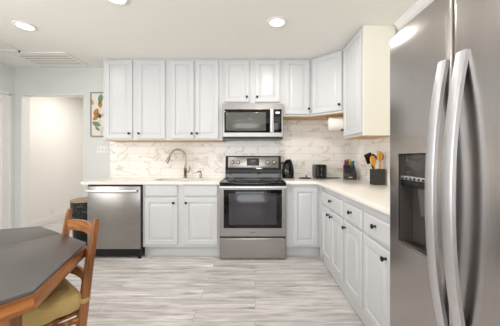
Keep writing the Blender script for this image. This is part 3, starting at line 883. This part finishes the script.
# leaf painting
t = thing('framed_painting', 'narrow framed painting of green and ochre leaves by the cabinet', 'painting', (-2.14, YB, 1.47))
b = B()
pw, ph = .17, .62
box(b, -pw, -pw + .010, -.022, 0, 0, ph); box(b, pw - .010, pw, -.022, 0, 0, ph); box(b, -pw + .01, pw - .01, -.022, 0, 0, .010); box(b, -pw + .01, pw - .01, -.022, 0, ph - .010, ph)
obj('frame', b, M['frame'], t)
b = B(); box(b, -pw + .01, pw - .01, -.014, -.002, .010, ph - .010)
def leaf(b, x, z, L, w, ang, mi):
    tt = B(); n = 8; a = math.radians(ang); up = []; dn = []
    for k in range(n + 1):
        u = k / n; hw = w * math.sin(math.pi * u) ** .8 if 0 < u < 1 else 0.0005
        up.append((u * L, hw)); dn.append((u * L, -hw))
    pts = up + dn[::-1]
    vs = [tt.verts.new((x + px * math.cos(a) - pz * math.sin(a), -.0148, z + px * math.sin(a) + pz * math.cos(a))) for px, pz in pts]
    tt.faces.new(vs); merge(b, tt, mi)
def stem(b, p, q):
    tt = B(); d = Vector((q[0] - p[0], 0, q[1] - p[1])); nrm = Vector((-d.z, 0, d.x)).normalized() * .002
    P0, Q0 = Vector((p[0], -.0145, p[1])), Vector((q[0], -.0145, q[1]))
    tt.faces.new([tt.verts.new(v) for v in (P0 + nrm, P0 - nrm, Q0 - nrm, Q0 + nrm)]); merge(b, tt, 4)
stem(b, (-.02, .03), (-.05, .30)); stem(b, (-.05, .30), (.01, .58)); stem(b, (-.02, .03), (.06, .34)); stem(b, (-.05, .22), (-.13, .17))
for L_ in ((-.045, .47, .13, .035, 80, 1), (-.13, .44, .10, .026, 115, 3), (-.03, .40, .10, .030, 100, 2), (-.08, .34, .10, .026, -60, 1), (-.125, .29, .12, .034, 60, 2), (-.14, .23, .10, .03, 40, 2),
           (-.15, .20, .13, .034, -22, 1), (-.06, .28, .09, .024, 20, 3), (.02, .36, .12, .032, 60, 2), (.04, .22, .12, .034, 20, 1), (.03, .50, .10, .03, 30, 3), (-.04, .08, .09, .02, 140, 1), (.05, .10, .09, .024, 50, 2)):
    leaf(b, *L_)
obj('canvas', b, [M['canvas'], M['leafgreen'], M['leafochre'], M['leafpale'], M['stemp']], t, smooth=False)

# ------------------------------------------------------------------ trash can
t = thing('trash_can', 'round bin with a black bag under a tan lid rim beside the doorway', 'trash can', (-2.17, 3.30, 0))
b = B(); lathe(b, [(0, 0), (.145, 0), (.15, .01), (.168, .56), (.165, .56), (.148, .012), (0, .012)], 32); obj('body', b, M['black'], t)
b = B(); tt = B(); lathe(tt, [(.1685, .40), (.176, .43), (.180, .50), (.178, .56), (.181, .60), (.176, .615), (.168, .61)], 40)
for v in tt.verts:
    a = math.atan2(v.co.y, v.co.x); k = 1 + .018 * math.sin(9 * a + 20 * v.co.z) + .012 * math.sin(17 * a)
    if v.co.z < .6: v.co.x *= max(1, k); v.co.y *= max(1, k); v.co.z += .02 * math.sin(5 * a) * (.6 - v.co.z) * 5
merge(b, tt); obj('bag', b, M['bag'], t)
b = B(); lathe(b, [(.150, .618), (.182, .618), (.187, .624), (.184, .636), (.172, .644), (.10, .648), (0, .649)], 36); obj('lid', b, M['lidtan'], t)

# ------------------------------------------------------------------ dining table
TX, TY, TH = -1.42, .93, .740
t = thing('dining_table', 'octagonal dining table with charcoal top and oak edge', 'table', (TX, TY, 0))
h4 = [(.06, .685), (.552, .38), (.693, -.09), (.41, -.51)]            # corners A, B, C, D, then point-symmetric
oct_ = [Vector(p) for p in h4] + [-Vector(p) for p in h4]
def inset(poly, d):
    n = len(poly); out = []
    for i in range(n):
        p0, p1, p2 = poly[i - 1], poly[i], poly[(i + 1) % n]
        e1, e2 = (p1 - p0).normalized(), (p2 - p1).normalized()
        n1, n2 = Vector((e1.y, -e1.x)), Vector((e2.y, -e2.x))          # inward (corners run clockwise)
        k = (n1 + n2) / (1 + n1.dot(n2)); out.append(p1 + k * d)
    return out
# two top leaves split along the seam that runs square to edge A-B
sd = ((oct_[0] + oct_[1]) / 2).normalized()
def clip(poly, nrm, off):
    out = []
    for i, p in enumerate(poly):
        q = poly[(i + 1) % len(poly)]
        a, c = p.dot(nrm) - off, q.dot(nrm) - off
        if a >= 0: out.append(p)
        if a * c < 0: out.append(p + (q - p) * (a / (a - c)))
    return out
side = Vector((-sd.y, sd.x))
for s in (1, -1):
    pl = clip(oct_, side * s, .0012)
    b = B(); prism(b, [tuple(p) for p in pl], TH - .012, TH, .0012); obj('top_leaf', b, M['slate'], t)
inn = inset(oct_, .022); out_ = inset(oct_, -.002)
for k in range(8):
    p, q, pi, qi = out_[k], out_[(k + 1) % 8], inn[k], inn[(k + 1) % 8]
    e = (q - p).normalized(); a = math.atan2(e.y, e.x); mid = (p + q) / 2
    loc = [Matrix.Rotation(-a, 2) @ (v - mid) for v in (p, q, qi, pi)]
    b = B(); prism(b, [tuple(v) for v in loc], TH - .068, TH - .0125, .003)
    o = obj('edge_board', b, M['oak'], t); o.location = (mid.x, mid.y, 0); o.rotation_euler = (0, 0, a)
b = B(); prism(b, [tuple(p) for p in inset(oct_, .024)], TH - .03, TH - .0125); obj('sub_top', b, M['oak'], t)
leg_c = inset(oct_, .085)
for k in (0, 2, 4, 6):
    x, y = leg_c[k]
    b = B(); barsweep(b, [(x, y, 0), (x, y, .3), (x, y, TH - .03)], (1, 0, 0), [.020, .024, .027], [.020, .024, .027]); obj('leg', b, M['oakv'], t)

# ------------------------------------------------------------------ chair
CHX, CHY, CHA = -1.06, 1.154, math.radians(142)
t = thing('dining_chair', 'oak ladder-back dining chair pushed under the octagonal table', 'chair', (CHX, CHY, 0), CHA)
for s in (-1, 1):
    b = B()
    barsweep(b, [(s * .178, -.135, 0), (s * .185, -.162, .25), (s * .187, -.185, .47), (s * .188, -.208, .66), (s * .190, -.236, .85), (s * .190, -.240, .881)], (1, 0, 0), [.015, .018, .019, .018, .015, .011], [.016, .019, .020, .017, .013, .009])
    obj('back_post', b, M['oakv'], t)
    b = B(); barsweep(b, [(s * .20, .19, 0), (s * .20, .19, .25), (s * .20, .19, .455)], (1, 0, 0), [.014, .019, .020], [.014, .019, .020]); obj('front_leg', b, M['oakv'], t)
for z0, z1, yy in ((.765, .833, -.229), (.650, .710, -.215), (.535, .595, -.204)):
    b = B(); n = 12; tt = B(); F = []
    for k in range(n + 1):
        u = -1 + 2 * k / n
        x = u * .180; y = yy - .030 * (1 - u * u); zt = z1 + .014 * (1 - u * u) - .010; zb = z0 + .014 * (1 - u * u)
        F.append([tt.verts.new((x, y - .007, zb)), tt.verts.new((x, y + .007, zb)), tt.verts.new((x, y + .007, zt)), tt.verts.new((x, y - .007, zt))])
    for a, c in zip(F, F[1:]):
        for k in range(4): tt.faces.new((a[k], a[(k + 1) % 4], c[(k + 1) % 4], c[k]))
    tt.faces.new(F[0][::-1]); tt.faces.new(F[-1]); merge(b, tt); obj('back_slat', b, M['oak'], t)
b = B(); box(b, -.172, .172, -.175, .18, .446, .458, .004); obj('seat', b, M['oak'], t)
for nm, p, q, r in (('seat_rail', (-.190, -.19, .435), (-.20, .18, .435), .014), ('seat_rail', (.190, -.19, .435), (.20, .18, .435), .014), ('seat_rail', (-.19, .19, .435), (.19, .19, .435), .014), ('seat_rail', (-.18, -.19, .435), (.18, -.19, .435), .014),
                 ('stretcher', (-.186, -.19, .365), (-.20, .18, .365), .010), ('stretcher', (.186, -.19, .365), (.20, .18, .365), .010), ('stretcher', (-.19, .19, .29), (.19, .19, .29), .010), ('stretcher', (-.18, -.19, .25), (.18, -.19, .25), .010)):
    b = B(); p, q = Vector(p), Vector(q); tube(b, [p, p.lerp(q, .5), q], [r * .9, r * 1.1, r * .9], 12); obj(nm, b, M['oak'], t)

# cushion on the chair
t = thing('seat_cushion', 'olive gold fabric cushion tied onto the oak chair', 'cushion', (CHX, CHY, .460), CHA)
tt = B(); bmesh.ops.create_cube(tt, size=1)
bmesh.ops.subdivide_edges(tt, edges=tt.edges[:], cuts=15, use_grid_fill=True)
rng = random.Random(3)
ph_ = [(rng.uniform(8, 30), rng.uniform(8, 30), rng.uniform(0, 6)) for _ in range(7)]
for v in tt.verts:
    x, y, z = v.co * 2
    r = max(abs(x), abs(y)); edge = max(0, 1 - r ** 4)
    hz = .036 + .016 * edge ** .6
    sx = (1 - .05 * abs(z) ** 2) * (1 - .02 * (abs(x * y)) ** 3)
    w = sum(math.sin(a * x * .5 + c * y * .5 + d) for a, c, d in ph_) * .0032
    v.co = Vector((x * .205 * sx + (w if abs(x) > .9 else 0), (y * .205 * sx + .016) + (w if abs(y) > .9 else 0), .054 + z * hz + w * (1.6 if z > 0 else .3)))
b = B(); merge(b, tt); obj('pad', b, M['cushion'], t, 180)
for s in (-1, 1):
    b = B()
    ring = [(s * .187 + .0215 * math.cos(a), -.188 + .0225 * math.sin(a), .055) for a in [2 * math.pi * k / 16 for k in range(17)]]
    tube(b, ring, .007, 8, flat=(1.6, .6, (0, 0, 1)), caps=False)
    tube(b, [(s * .165, -.15, .05), (s * .17, -.175, .054)], .007, 8)
    obj('tie', b, M['tie'], t)
